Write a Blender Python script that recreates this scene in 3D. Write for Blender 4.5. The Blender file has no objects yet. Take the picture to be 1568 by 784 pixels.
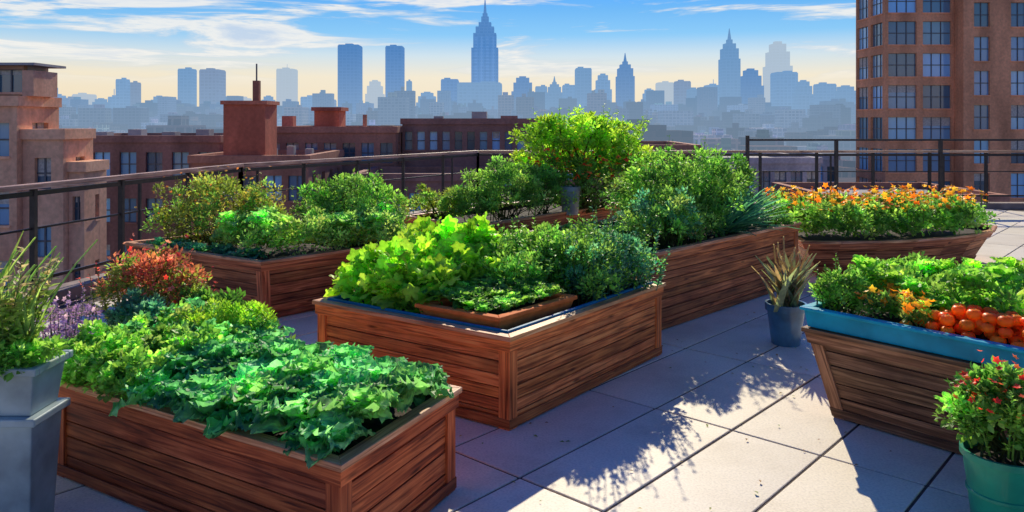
import bpy, math, random
import numpy as np
from mathutils import Vector, noise
random.seed(7)
rng = np.random.default_rng(7)
S = bpy.context.scene
S.view_settings.view_transform = 'Standard'
S.view_settings.look = 'None'
S.view_settings.exposure = 0
COL = S.collection

# ------------------------------------------------------------------ nodes
class NT:
    def __init__(s, name):
        s.m = bpy.data.materials.new(name); s.m.use_nodes = True
        s.t = s.m.node_tree; s.t.nodes.clear()
        s.out = s.n('ShaderNodeOutputMaterial')
    def n(s, typ, **kw):
        x = s.t.nodes.new(typ)
        for k, v in kw.items(): setattr(x, k, v)
        return x
    def l(s, a, b): s.t.links.new(a, b)

def ramp(nt, fac, stops):
    r = nt.n('ShaderNodeValToRGB')
    e = r.color_ramp.elements
    e[0].position, e[0].color = stops[0][0], (*stops[0][1], 1)
    e[1].position, e[1].color = stops[-1][0], (*stops[-1][1], 1)
    for p, c in stops[1:-1]:
        q = e.new(p); q.color = (*c, 1)
    nt.l(fac, r.inputs[0]); return r.outputs[0]

def mul(nt, a, b, f=1.0):
    m = nt.n('ShaderNodeMix', data_type='RGBA', blend_type='MULTIPLY')
    m.inputs[0].default_value = f
    nt.l(a, m.inputs[6])
    if isinstance(b, tuple): m.inputs[7].default_value = (*b, 1)
    else: nt.l(b, m.inputs[7])
    return m.outputs[2]

def mat_wood(name, dark, mid, light, rough=.55):
    t = NT(name)
    uv = t.n('ShaderNodeUVMap', uv_map='UVMap')
    mp = t.n('ShaderNodeMapping'); mp.inputs['Scale'].default_value = (1.5, 34, 1)
    t.l(uv.outputs[0], mp.inputs[0])
    n1 = t.n('ShaderNodeTexNoise'); n1.inputs['Scale'].default_value = 1.0; n1.inputs['Detail'].default_value = 8; n1.inputs['Distortion'].default_value = 1.1
    t.l(mp.outputs[0], n1.inputs['Vector'])
    c = ramp(t, n1.outputs[0], [(.30, dark), (.47, mid), (.66, light)])
    n2 = t.n('ShaderNodeTexNoise'); n2.inputs['Scale'].default_value = 2.3; n2.inputs['Detail'].default_value = 5
    t.l(uv.outputs[0], n2.inputs['Vector'])
    w = ramp(t, n2.outputs[0], [(.3, (.62, .58, .58)), (.62, (1.15, 1.08, 1.0))])
    c = mul(t, c, w)
    m3 = t.n('ShaderNodeMapping'); m3.inputs['Scale'].default_value = (1.6, 7, 1); t.l(uv.outputs[0], m3.inputs[0])
    vo = t.n('ShaderNodeTexVoronoi'); vo.inputs['Scale'].default_value = 1.0; t.l(m3.outputs[0], vo.inputs['Vector'])
    c = mul(t, c, ramp(t, vo.outputs['Distance'], [(.03, (.25,.22,.2)), (.12, (1,1,1))]))
    a = t.n('ShaderNodeAttribute', attribute_name='Col')
    c = mul(t, c, a.outputs['Color'])
    p = t.n('ShaderNodeBsdfPrincipled'); p.inputs['Roughness'].default_value = rough; p.inputs['Specular IOR Level'].default_value = .25
    t.l(c, p.inputs['Base Color'])
    b = t.n('ShaderNodeBump'); b.inputs['Strength'].default_value = .6; b.inputs['Distance'].default_value = .007
    t.l(n1.outputs[0], b.inputs['Height']); t.l(b.outputs[0], p.inputs['Normal'])
    t.l(p.outputs[0], t.out.inputs[0]); return t.m

def mat_simple(name, col, rough=.6, var=.25, scale=8, metal=0, bump=.0, attr=False, coat=0, spec=.5):
    t = NT(name)
    tc = t.n('ShaderNodeTexCoord')
    n1 = t.n('ShaderNodeTexNoise'); n1.inputs['Scale'].default_value = scale; n1.inputs['Detail'].default_value = 6
    t.l(tc.outputs['Object'], n1.inputs['Vector'])
    lo = tuple(x*(1-var) for x in col); hi = tuple(min(1, x*(1+var)) for x in col)
    c = ramp(t, n1.outputs[0], [(.32, lo), (.68, hi)])
    if attr:
        a = t.n('ShaderNodeAttribute', attribute_name='Col'); c = mul(t, c, a.outputs['Color'])
    p = t.n('ShaderNodeBsdfPrincipled'); p.inputs['Roughness'].default_value = rough; p.inputs['Metallic'].default_value = metal
    p.inputs['Coat Weight'].default_value = coat; p.inputs['Specular IOR Level'].default_value = spec
    t.l(c, p.inputs['Base Color'])
    if bump:
        b = t.n('ShaderNodeBump'); b.inputs['Strength'].default_value = .6; b.inputs['Distance'].default_value = bump
        t.l(n1.outputs[0], b.inputs['Height']); t.l(b.outputs[0], p.inputs['Normal'])
    t.l(p.outputs[0], t.out.inputs[0]); return t.m

def mat_leaf(name, trans=.42, rough=.5, boost=(2.2,2.2,1.3), gain=1.28):
    t = NT(name)
    a = t.n('ShaderNodeAttribute', attribute_name='Col')
    tc = t.n('ShaderNodeTexCoord')
    n1 = t.n('ShaderNodeTexNoise'); n1.inputs['Scale'].default_value = 25; n1.inputs['Detail'].default_value = 2
    t.l(tc.outputs['Object'], n1.inputs['Vector'])
    w = ramp(t, n1.outputs[0], [(.3, (.74*gain, .75*gain, .72*gain)), (.7, (1.22*gain, 1.15*gain, 1.05*gain))])
    c = mul(t, a.outputs['Color'], w)
    p = t.n('ShaderNodeBsdfPrincipled'); p.inputs['Roughness'].default_value = rough; p.inputs['Specular IOR Level'].default_value = .25
    t.l(c, p.inputs['Base Color'])
    tr = t.n('ShaderNodeBsdfTranslucent')
    g = t.n('ShaderNodeMix', data_type='RGBA', blend_type='MULTIPLY'); g.inputs[0].default_value = 1
    t.l(c, g.inputs[6]); g.inputs[7].default_value = (*boost, 1); t.l(g.outputs[2], tr.inputs[0])
    mx = t.n('ShaderNodeMixShader'); mx.inputs[0].default_value = trans
    t.l(p.outputs[0], mx.inputs[1]); t.l(tr.outputs[0], mx.inputs[2])
    t.l(mx.outputs[0], t.out.inputs[0]); return t.m

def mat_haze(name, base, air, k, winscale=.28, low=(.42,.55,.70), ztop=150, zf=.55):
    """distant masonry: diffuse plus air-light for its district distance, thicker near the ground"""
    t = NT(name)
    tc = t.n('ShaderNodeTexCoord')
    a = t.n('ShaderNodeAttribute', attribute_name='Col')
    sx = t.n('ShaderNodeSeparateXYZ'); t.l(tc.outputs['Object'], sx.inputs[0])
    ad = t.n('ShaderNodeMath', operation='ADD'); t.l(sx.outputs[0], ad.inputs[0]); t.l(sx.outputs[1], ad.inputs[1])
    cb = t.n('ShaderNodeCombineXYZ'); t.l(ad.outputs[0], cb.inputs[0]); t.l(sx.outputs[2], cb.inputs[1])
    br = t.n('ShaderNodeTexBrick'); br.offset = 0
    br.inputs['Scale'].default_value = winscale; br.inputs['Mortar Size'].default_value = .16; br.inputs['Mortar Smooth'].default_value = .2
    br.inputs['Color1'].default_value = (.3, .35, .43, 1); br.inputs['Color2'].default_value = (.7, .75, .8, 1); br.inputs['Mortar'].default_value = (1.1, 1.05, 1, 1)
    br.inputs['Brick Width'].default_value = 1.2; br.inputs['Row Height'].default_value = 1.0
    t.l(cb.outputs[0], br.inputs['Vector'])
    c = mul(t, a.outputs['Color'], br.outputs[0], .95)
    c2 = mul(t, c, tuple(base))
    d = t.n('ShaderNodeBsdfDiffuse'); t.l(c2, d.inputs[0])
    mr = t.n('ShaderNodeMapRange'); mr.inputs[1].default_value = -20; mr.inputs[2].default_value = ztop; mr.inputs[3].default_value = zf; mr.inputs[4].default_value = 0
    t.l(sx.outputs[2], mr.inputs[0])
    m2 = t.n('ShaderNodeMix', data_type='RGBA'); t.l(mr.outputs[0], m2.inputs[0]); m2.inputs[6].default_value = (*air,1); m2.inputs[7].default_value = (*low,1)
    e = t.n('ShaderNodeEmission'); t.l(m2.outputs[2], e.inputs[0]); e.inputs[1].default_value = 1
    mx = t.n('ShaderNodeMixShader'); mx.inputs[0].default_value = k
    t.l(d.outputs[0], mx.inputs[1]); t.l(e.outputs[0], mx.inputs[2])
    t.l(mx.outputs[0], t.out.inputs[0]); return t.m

# ------------------------------------------------------------------ mesh builder
class MB:
    def __init__(s): s.v = []; s.f = []; s.m = []; s.uv = []; s.c = []
    def hexa(s, P, mat=0, col=None, var=.18):
        P = [Vector(p) for p in P]
        if col is None:
            g = 1+random.uniform(-var, var); col = (g, g*random.uniform(.93, 1.04), g*random.uniform(.86, 1.05))
        ex, ey, ez = (P[1]-P[0]).length, (P[3]-P[0]).length, (P[4]-P[0]).length
        loc = [(0,0,0),(ex,0,0),(ex,ey,0),(0,ey,0),(0,0,ez),(ex,0,ez),(ex,ey,ez),(0,ey,ez)]
        L = max(range(3), key=lambda i: (ex, ey, ez)[i]); o = [i for i in range(3) if i != L]
        ou, ov = random.uniform(0, 50), random.uniform(0, 50)
        b = len(s.v); s.v += [tuple(p) for p in P]
        for f in ((0,3,2,1),(4,5,6,7),(0,1,5,4),(1,2,6,5),(2,3,7,6),(3,0,4,7)):
            s.f.append(tuple(b+i for i in f)); s.m.append(mat)
            for i in f:
                s.uv.append((loc[i][L]+ou, loc[i][o[0]]+loc[i][o[1]]+ov)); s.c.append((*col, 1))
    def box(s, x0, x1, y0, y1, z0, z1, mat=0, col=None, var=.1):
        s.hexa([(x0,y0,z0),(x1,y0,z0),(x1,y1,z0),(x0,y1,z0),(x0,y0,z1),(x1,y0,z1),(x1,y1,z1),(x0,y1,z1)], mat, col, var)
    def poly(s, pts, mat=0, col=(1,1,1)):
        b = len(s.v); s.v += [tuple(p) for p in pts]
        s.f.append(tuple(range(b, b+len(pts)))); s.m.append(mat)
        for p in pts: s.uv.append((p[0], p[1])); s.c.append((*col, 1))
    def obj(s, name, mats, bevel=0, parent=None, smooth=False):
        me = bpy.data.meshes.new(name)
        me.from_pydata(s.v, [], s.f)
        for m in mats: me.materials.append(m)
        me.polygons.foreach_set('material_index', s.m)
        u = me.uv_layers.new(name='UVMap'); u.data.foreach_set('uv', np.array(s.uv, 'f').ravel())
        c = me.color_attributes.new('Col', 'FLOAT_COLOR', 'CORNER'); c.data.foreach_set('color', np.array(s.c, 'f').ravel())
        if smooth: me.polygons.foreach_set('use_smooth', [True]*len(s.f))
        me.update()
        o = bpy.data.objects.new(name, me); COL.objects.link(o)
        if bevel:
            b = o.modifiers.new('b', 'BEVEL'); b.width = bevel; b.segments = 2; b.limit_method = 'ANGLE'
        if parent: o.parent = parent
        return o

def lathe(name, prof, loc, mats, seg=40, soil=None):
    mb = MB(); n = len(prof)
    for r, z in prof:
        for k in range(seg):
            a = 2*math.pi*k/seg; mb.v.append((loc[0]+r*math.cos(a), loc[1]+r*math.sin(a), loc[2]+z))
    for i in range(n-1):
        for k in range(seg):
            k2 = (k+1) % seg
            mb.f.append((i*seg+k, i*seg+k2, (i+1)*seg+k2, (i+1)*seg+k)); mb.m.append(0)
            mb.uv += [(k/seg, i)]*4; mb.c += [(1,1,1,1)]*4
    mb.poly([(loc[0]+prof[0][0]*math.cos(2*math.pi*k/seg), loc[1]+prof[0][0]*math.sin(2*math.pi*k/seg), loc[2]+prof[0][1]) for k in range(seg)][::-1])
    if soil:
        r, z = soil
        mb.poly([(loc[0]+r*math.cos(2*math.pi*k/seg), loc[1]+r*math.sin(2*math.pi*k/seg), loc[2]+z) for k in range(seg)]); mb.m[-1] = 1
    o = mb.obj(name, mats, smooth=True)
    e = o.modifiers.new('e', 'EDGE_SPLIT'); e.split_angle = math.radians(35)
    return o

# ------------------------------------------------------------------ foliage
def tmpl(kind):
    if kind == 'small':
        return np.array([(0,0,0),(-.27,.45,.1),(.27,.45,.1),(0,1,-.08)], float), np.array([(0,3,1),(0,2,3)]), np.ones(4)
    if kind == 'oval':
        V = [(0,0,0),(-.3,.35,.08),(0,.38,-.03),(.3,.35,.08),(-.24,.7,.02),(0,.72,-.07),(.24,.7,.02),(0,1,-.2)]
        F = [(0,2,1),(0,3,2),(1,2,5),(1,5,4),(2,3,6),(2,6,5),(4,5,7),(5,6,7)]
        return np.array(V, float), np.array(F), np.array([1,1,1.3,1,1,1.25,1,1])
    if kind.startswith('ruf'):
        ph = float(kind[3])*2.1; R, C = 10, 9; V = []; F = []; W = []
        for i in range(R):
            y = i/(R-1)
            w = .07+.66*math.sin(math.pi*min(1, max(0, (y-.14)/.95)))**.6 if y > .14 else .06
            if i == R-1: w = .22
            for j in range(C):
                c = (j-(C-1)/2)/((C-1)/2)
                z = .15*abs(c)**1.6*math.sin(y*27+ph+c*4)*(y > .14)+.26*c*c*w-.5*max(0,y-.35)**2+.05*math.sin(y*11+c*5+ph)
                V.append((c*w*.5*(1+.18*math.sin(y*31+ph+(2 if c > 0 else 0))), y*(1-.08*c*c)+.05*abs(c)*math.sin(c*9+ph+y*20), z))
                W.append(1.55 if j == 4 and y < .85 else 1.0+.12*(abs(c) > .8))
        for i in range(R-1):
            for j in range(C-1):
                a = i*C+j; F += [(a, a+1, a+C+1), (a, a+C+1, a+C)]
        return np.array(V, float), np.array(F), np.array(W)
    if kind == 'lob':
        V = [(0, .45, 0)]; n = 20; W = [1.25]
        for k in range(n):
            a = -math.pi/2+2*math.pi*k/n
            r = .5*(1+.22*math.cos(5*(a-math.pi/2)))*(1 if k else .5)
            V.append((r*math.cos(a), .45+r*math.sin(a), .08*math.cos(5*a)-.18*r)); W.append(.95)
        return np.array(V, float), np.array([(0, 1+k, 1+(k+1) % n) for k in range(n)]), np.array(W)
    if kind == 'blade':
        V = []; F = []
        for i in range(6):
            y = i/5; w = .045*(1-y**2)+.004
            V += [(-w, y, -.3*y*y+.012), (0, y, -.3*y*y), (w, y, -.3*y*y+.012)]
        for i in range(5):
            for j in range(2):
                a = i*3+j; F += [(a, a+1, a+4), (a, a+4, a+3)]
        return np.array(V, float), np.array(F), np.ones(18)
    if kind == 'flower':
        V = [(0,0,-.1)]
        for k in range(10):
            a = math.pi*k/5; r = 1 if k % 2 == 0 else .55
            V.append((r*math.cos(a), r*math.sin(a), .22 if k % 2 == 0 else .1))
        return np.array(V, float), np.array([(0, 1+k, 1+(k+1) % 10) for k in range(10)]), np.array([.7]+[1]*10)
TM = {k: tmpl(k) for k in ('small','oval','ruf0','ruf1','ruf2','lob','blade','flower')}

def nrm(a): return a/np.maximum(np.linalg.norm(a, axis=-1, keepdims=True), 1e-9)

class Leaves:
    def __init__(s): s.V = []; s.F = []; s.C = []; s.n = 0
    def add(s, kind, pos, d, up, sc, col, wid=1.0):
        T, F, W = TM[kind]; N = len(pos)
        if N == 0: return
        d = nrm(d); x = nrm(np.cross(d, up)+1e-6); z = np.cross(x, d)
        sc = np.broadcast_to(np.asarray(sc, float), (N,))
        P = pos[:, None, :]+sc[:, None, None]*(T[None, :, 0, None]*wid*x[:, None, :]+T[None, :, 1, None]*d[:, None, :]+T[None, :, 2, None]*z[:, None, :])
        s.V.append(P.reshape(-1, 3))
        s.F.append((F[None]+(np.arange(N)*len(T))[:, None, None]+s.n).reshape(-1, 3))
        s.C.append(np.clip((np.asarray(col)[:, None, :]*W[None, :, None]).reshape(-1, 3), 0, 1)); s.n += N*len(T)
    def tube(s, p0, p1, r0, r1, col, sides=6):
        p0 = np.array(p0, float); p1 = np.array(p1, float); d = nrm(p1-p0)
        x = nrm(np.cross(d, [.31, .9, .2])); y = np.cross(d, x); V = []
        for p, r in ((p0, r0), (p1, r1)):
            for k in range(sides):
                a = 2*math.pi*k/sides; V.append(p+r*(math.cos(a)*x+math.sin(a)*y))
        F = []
        for k in range(sides):
            k2 = (k+1) % sides; F += [(k, k2, sides+k2), (k, sides+k2, sides+k)]
        s.V.append(np.array(V)); s.F.append(np.array(F)+s.n); s.C.append(np.tile(np.array(col, float), (2*sides, 1))); s.n += 2*sides
    def limb(s, p0, p1, r0, r1, col, seg=4, wob=.06):
        p0 = np.array(p0, float); p1 = np.array(p1, float); L = np.linalg.norm(p1-p0); q = p0
        for i in range(1, seg+1):
            t = i/seg; p = p0+(p1-p0)*t+(rng.normal(0, wob*L, 3) if i < seg else 0)
            s.tube(q, p, r0+(r1-r0)*(i-1)/seg, r0+(r1-r0)*t, col); q = p
    def obj(s, name, mat, smooth=True):
        V = np.concatenate(s.V); F = np.concatenate(s.F); C = np.concatenate(s.C)
        me = bpy.data.meshes.new(name)
        me.vertices.add(len(V)); me.vertices.foreach_set('co', V.astype('f').ravel())
        me.loops.add(F.size); me.loops.foreach_set('vertex_index', F.astype('i').ravel())
        me.polygons.add(len(F)); me.polygons.foreach_set('loop_start', (np.arange(len(F))*3).astype('i'))
        me.update(calc_edges=True)
        c = me.color_attributes.new('Col', 'FLOAT_COLOR', 'POINT')
        c.data.foreach_set('color', np.concatenate([C, np.ones((len(C), 1))], 1).astype('f').ravel())
        if smooth: me.polygons.foreach_set('use_smooth', np.ones(len(F), bool))
        me.materials.append(mat); me.validate()
        o = bpy.data.objects.new(name, me); COL.objects.link(o); return o

def colors(pal, n, sd=.18):
    pal = np.array(pal); c = pal[rng.integers(0, len(pal), n)]
    return c*np.exp(rng.normal(0, sd, (n, 1)))*np.exp(rng.normal(0, .07, (n, 3)))

BARK = (.07, .045, .03)
def bush(L, c, r, clumps, per, cr, leaf, pal, kind='small', upb=.5, base=None, sd=.18, wid=1.0, zmin=-.35, stemcol=(.05,.07,.02)):
    c = np.array(c, float); r = np.array(r, float)
    d = nrm(rng.normal(size=(clumps*3, 3))); d = d[d[:, 2] > zmin][:clumps]
    fac = rng.uniform(.35, 1.0, len(d))**.6*rng.uniform(.88, 1.14, len(d))
    cc = c+d*r*fac[:, None]
    cp = colors(pal, len(d), .22)
    for i, p in enumerate(cc):
        k = int(per*rng.uniform(.6, 1.3)); q = cr*rng.uniform(.65, 1.25)
        dd = nrm(rng.normal(size=(k, 3))+np.array([0, 0, .25]))
        pos = p+dd*q*rng.uniform(.25, 1, (k, 1))*np.array([1, 1, .85])
        di = dd+np.array([0, 0, upb])+rng.normal(0, .35, (k, 3))
        up = rng.normal(0, .5, (k, 3))+np.array([0, 0, 1])
        L.add(kind, pos, di, up, leaf*rng.uniform(.55, 1.25, k), cp[i]*np.exp(rng.normal(0, sd, (k, 1))), wid)
        if base is not None and i % 2 == 0:
            b = np.array(base)+np.array([*(rng.normal(0, .08, 2)), 0]); L.tube(b, p, .008, .003, stemcol, 4)
    return cc

def sprigs(L, c, r, n, h, leaf, pal, kind='small', per=26, lean=.25, sd=.16, tipcol=None, tipt=.72):
    for i in range(n):
        a = rng.uniform(0, 2*math.pi); q = math.sqrt(rng.uniform(0, 1))
        b = np.array([c[0]+r[0]*q*math.cos(a), c[1]+r[1]*q*math.sin(a), c[2]])
        hh = h*rng.uniform(.55, 1.1)*(1-.35*q*q)
        top = b+np.array([math.cos(a)*lean*q*hh+rng.normal(0, .08*hh), math.sin(a)*lean*q*hh+rng.normal(0, .08*hh), hh])
        L.tube(b, top, .006, .002, np.array(pal[0])*.7, 4)
        k = per; t = rng.uniform(.12, 1, k)
        pos = b+(top-b)*t[:, None]; an = rng.uniform(0, 2*math.pi, k)
        di = np.stack([np.cos(an), np.sin(an), rng.uniform(.1, .9, k)], 1)
        cp = colors(pal, 1, .12)[0]
        cl = cp*np.exp(rng.normal(0, sd, (k, 1)))
        if tipcol is not None:
            m = t > tipt; cl[m] = np.array(tipcol)*np.exp(rng.normal(0, .2, (m.sum(), 1)))
        up = rng.normal(0, .3, (k, 3))+np.array([0, 0, 1])
        L.add(kind, pos, di, up, leaf*(1.15-.6*t)*rng.uniform(.7, 1.2, k), cl)

def rosette(L, p, n, ln, pal, kinds=('ruf0','ruf1','ruf2'), wid=1.0, lo=15, hi=78, sd=.15):
    p = np.array(p, float); a0 = rng.uniform(0, 6.28)
    cp = colors(pal, 1, .16)[0]
    for j in range(n):
        t = j/(n-1); a = a0+j*2.4+rng.normal(0, .25); el = math.radians(lo+(hi-lo)*t+rng.normal(0, 8))
        d = np.array([[math.cos(a)*math.cos(el), math.sin(a)*math.cos(el), math.sin(el)]])
        up = np.array([[-math.cos(a)*math.sin(el), -math.sin(a)*math.sin(el), math.cos(el)]])+rng.normal(0, .22, (1, 3))
        L.add(kinds[j % len(kinds)], p[None]+d*.02, d, up, [ln*(1-.35*t)*rng.uniform(.75, 1.2)], (cp*(.9+.5*t)*math.exp(rng.normal(0, sd)))[None], wid)

def flowers(L, pts, size, pal):
    n = len(pts); up = nrm(np.array([0, -.35, 1])+rng.normal(0, .45, (n, 3)))
    d = np.cross(up, rng.normal(size=(n, 3)))
    L.add('flower', pts, d, up, size*rng.uniform(.6, 1.2, n), colors(pal, n, .15))

# ------------------------------------------------------------------ materials
M_woodR = mat_wood('wood_red', (.09,.018,.007), (.36,.080,.026), (.60,.175,.06))
M_woodO = mat_wood('wood_orange', (.17,.042,.010), (.62,.18,.048), (.88,.34,.10))
M_woodB = mat_wood('wood_brown', (.09,.028,.013), (.33,.115,.048), (.56,.24,.115))
M_woodG = mat_wood('wood_weathered', (.06,.03,.018), (.22,.11,.058), (.44,.25,.14))
M_rim = mat_wood('wood_rim', (.30,.12,.06), (.66,.31,.16), (.88,.52,.31))
M_back = mat_simple('backing', (.02,.012,.009), .9)
M_soil = mat_simple('soil', (.035,.022,.014), .95, .5, 14, bump=.02)
M_blue = mat_simple('blue_liner', (.01,.19,.34), .6, .25, 5, spec=.2)
M_leaf = mat_leaf('leaf')
M_leafw = mat_leaf('leaf_waxy', .42, .5)
M_metal = mat_simple('rail_metal', (.03,.026,.026), .45, .3, 10, metal=.3)
M_terra = mat_simple('terracotta', (.92,.22,.05), .8, .2, 9, spec=.15)
M_grayp = mat_simple('zinc_planter', (.30,.38,.38), .5, .35, 4, metal=.1)
M_bluep = mat_simple('blue_glaze', (.05,.17,.28), .3, .35, 6, coat=.4)
M_teal = mat_simple('teal_bucket', (.010,.30,.17), .4, .2, 5, coat=.2, spec=.3)
M_tom = mat_leaf('tomato', .30, .4, (1.0,1.0,1.0))

# ------------------------------------------------------------------ terrace deck
ang = math.radians(48); D1 = Vector((math.cos(ang), math.sin(ang))); D2 = Vector((math.sin(ang), -math.cos(ang)))
RAIL = [(-8.9,-4), (-4.95,14.3), (-.9,20.7), (15.5,20.7), (15.5,-4)]
def inside(x, y):
    c = False; P = RAIL
    for i in range(len(P)):
        x0, y0 = P[i]; x1, y1 = P[i-1]
        if (y0 > y) != (y1 > y) and x < (x1-x0)*(y-y0)/(y1-y0)+x0: c = not c
    return c
t = NT('paving')
tc = t.n('ShaderNodeTexCoord')
n1 = t.n('ShaderNodeTexNoise'); n1.inputs['Scale'].default_value = 1.1; n1.inputs['Detail'].default_value = 9; n1.inputs['Roughness'].default_value = .65
n2 = t.n('ShaderNodeTexNoise'); n2.inputs['Scale'].default_value = 60; n2.inputs['Detail'].default_value = 4
t.l(tc.outputs['Object'], n1.inputs[0]); t.l(tc.outputs['Object'], n2.inputs[0])
c = ramp(t, n1.outputs[0], [(.3, (.70,.60,.45)), (.5, (.88,.78,.61)), (.72, (.95,.86,.70))])
c = mul(t, c, ramp(t, n2.outputs[0], [(.3, (.82,.82,.82)), (.6, (1.03,1.03,1.03))]))
a = t.n('ShaderNodeAttribute', attribute_name='Col'); c = mul(t, c, a.outputs['Color'])
p = t.n('ShaderNodeBsdfPrincipled'); p.inputs['Roughness'].default_value = .6; p.inputs['Specular IOR Level'].default_value = .4; t.l(c, p.inputs['Base Color'])
b = t.n('ShaderNodeBump'); b.inputs['Strength'].default_value = .35; b.inputs['Distance'].default_value = .004
t.l(n2.outputs[0], b.inputs['Height']); t.l(b.outputs[0], p.inputs['Normal']); t.l(p.outputs[0], t.out.inputs[0])
M_pave = t.m
M_grout = mat_simple('grout', (.09,.06,.05), .9, .3, 20)
deck = MB()
LX, LY, g = 1.64, .66, .010
O = Vector((.54, 4.61))
for i in range(-16, 20):
    for j in range(-30, 34):
        a0 = O+D1*(i*LX)+D2*(j*LY)
        cs = [a0+D1*g+D2*g, a0+D1*(LX-g)+D2*g, a0+D1*(LX-g)+D2*(LY-g), a0+D1*g+D2*(LY-g)][::-1]
        if not all(inside(q.x, q.y) for q in cs): continue
        dz = random.uniform(-.002, .002)
        gg = 1+random.uniform(-.12, .04)
        deck.hexa([(q.x, q.y, -.03) for q in cs]+[(q.x, q.y, dz) for q in cs], 0, (gg, gg*random.uniform(.97, 1.01), gg*random.uniform(.92, 1.02)))
deck.obj('terrace_paving', [M_pave], bevel=.006)
roof = MB()
P = [(x, y) for x, y in RAIL]
cx, cy = 3, 8
PO = [(x+(x-cx)*.015, y+(y-cy)*.015) for x, y in P][::-1]
roof.poly([(x, y, -.009) for x, y in PO], 0)
for i in range(len(PO)):
    x0, y0 = PO[i]; x1, y1 = PO[(i+1) % len(PO)]
    roof.poly([(x0,y0,-.009), (x0,y0,-30), (x1,y1,-30), (x1,y1,-.009)], 0)
M_wallh = mat_simple('host_wall', (.25,.17,.13), .9)
ro = roof.obj('rooftop_slab', [M_grout, M_wallh])
kb = MB(); M_curb = mat_simple('curb_stone', (.30,.22,.18), .8, .3, 3)
for (x0, y0), (x1, y1) in zip(RAIL[:-1], RAIL[1:]):
    d = Vector((x1-x0, y1-y0)).normalized(); n = Vector((d.y, -d.x))*.16
    q = [(x0-n.x, y0-n.y), (x0+n.x, y0+n.y), (x1+n.x, y1+n.y), (x1-n.x, y1-n.y)]
    kb.hexa([(a, b, -.05) for a, b in q]+[(a, b, .14) for a, b in q], 0)
kb.obj('roof_curb', [M_curb])
rl = MB(); M_cap = mat_wood('rail_cap', (.22,.13,.10), (.5,.33,.25), (.7,.52,.42))
def bar(mb, p, q, w, h, mat):
    p = Vector(p); q = Vector(q); d = (q-p); n = Vector((d.y, -d.x, 0)).normalized()*w/2; u = Vector((0,0,h))
    mb.hexa([p-n, p+n, q+n, q-n, p-n+u, p+n+u, q+n+u, q-n+u], mat)
for k, ((x0, y0), (x1, y1)) in enumerate(zip(RAIL[:-1], RAIL[1:])):
    L = math.hypot(x1-x0, y1-y0); n = max(1, round(L/1.5))
    bar(rl, (x0,y0,1.46), (x1,y1,1.46), .14, .06, 1)
    bar(rl, (x0,y0,1.37), (x1,y1,1.37), .05, .06, 0)
    bar(rl, (x0,y0,.95), (x1,y1,.95), .022, .026, 0)
    bar(rl, (x0,y0,.30), (x1,y1,.30), .03, .04, 0)
    for i in range(n+1):
        x = x0+(x1-x0)*i/n; y = y0+(y1-y0)*i/n
        rl.box(x-.033, x+.033, y-.033, y+.033, .10, 1.455, 0)
        if i < n and i % 2 == 0:
            x += (x1-x0)/n*.25; y += (y1-y0)/n*.25
            rl.box(x-.02, x+.02, y-.02, y+.02, .10, 1.39, 0)
rl.obj('terrace_railing', [M_metal, M_cap])
sc = MB()
bar(sc, (6.1,20.3,1.78), (15.3,20.3,1.78), .05, .05, 0)
for x in (6.1, 8.4, 11.1, 13.6, 15.3): sc.box(x-.04, x+.04, 20.26, 20.34, .0, 1.92 if x < 7 else 1.8, 0)
sc.obj('trellis_rail', [M_metal])

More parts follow.
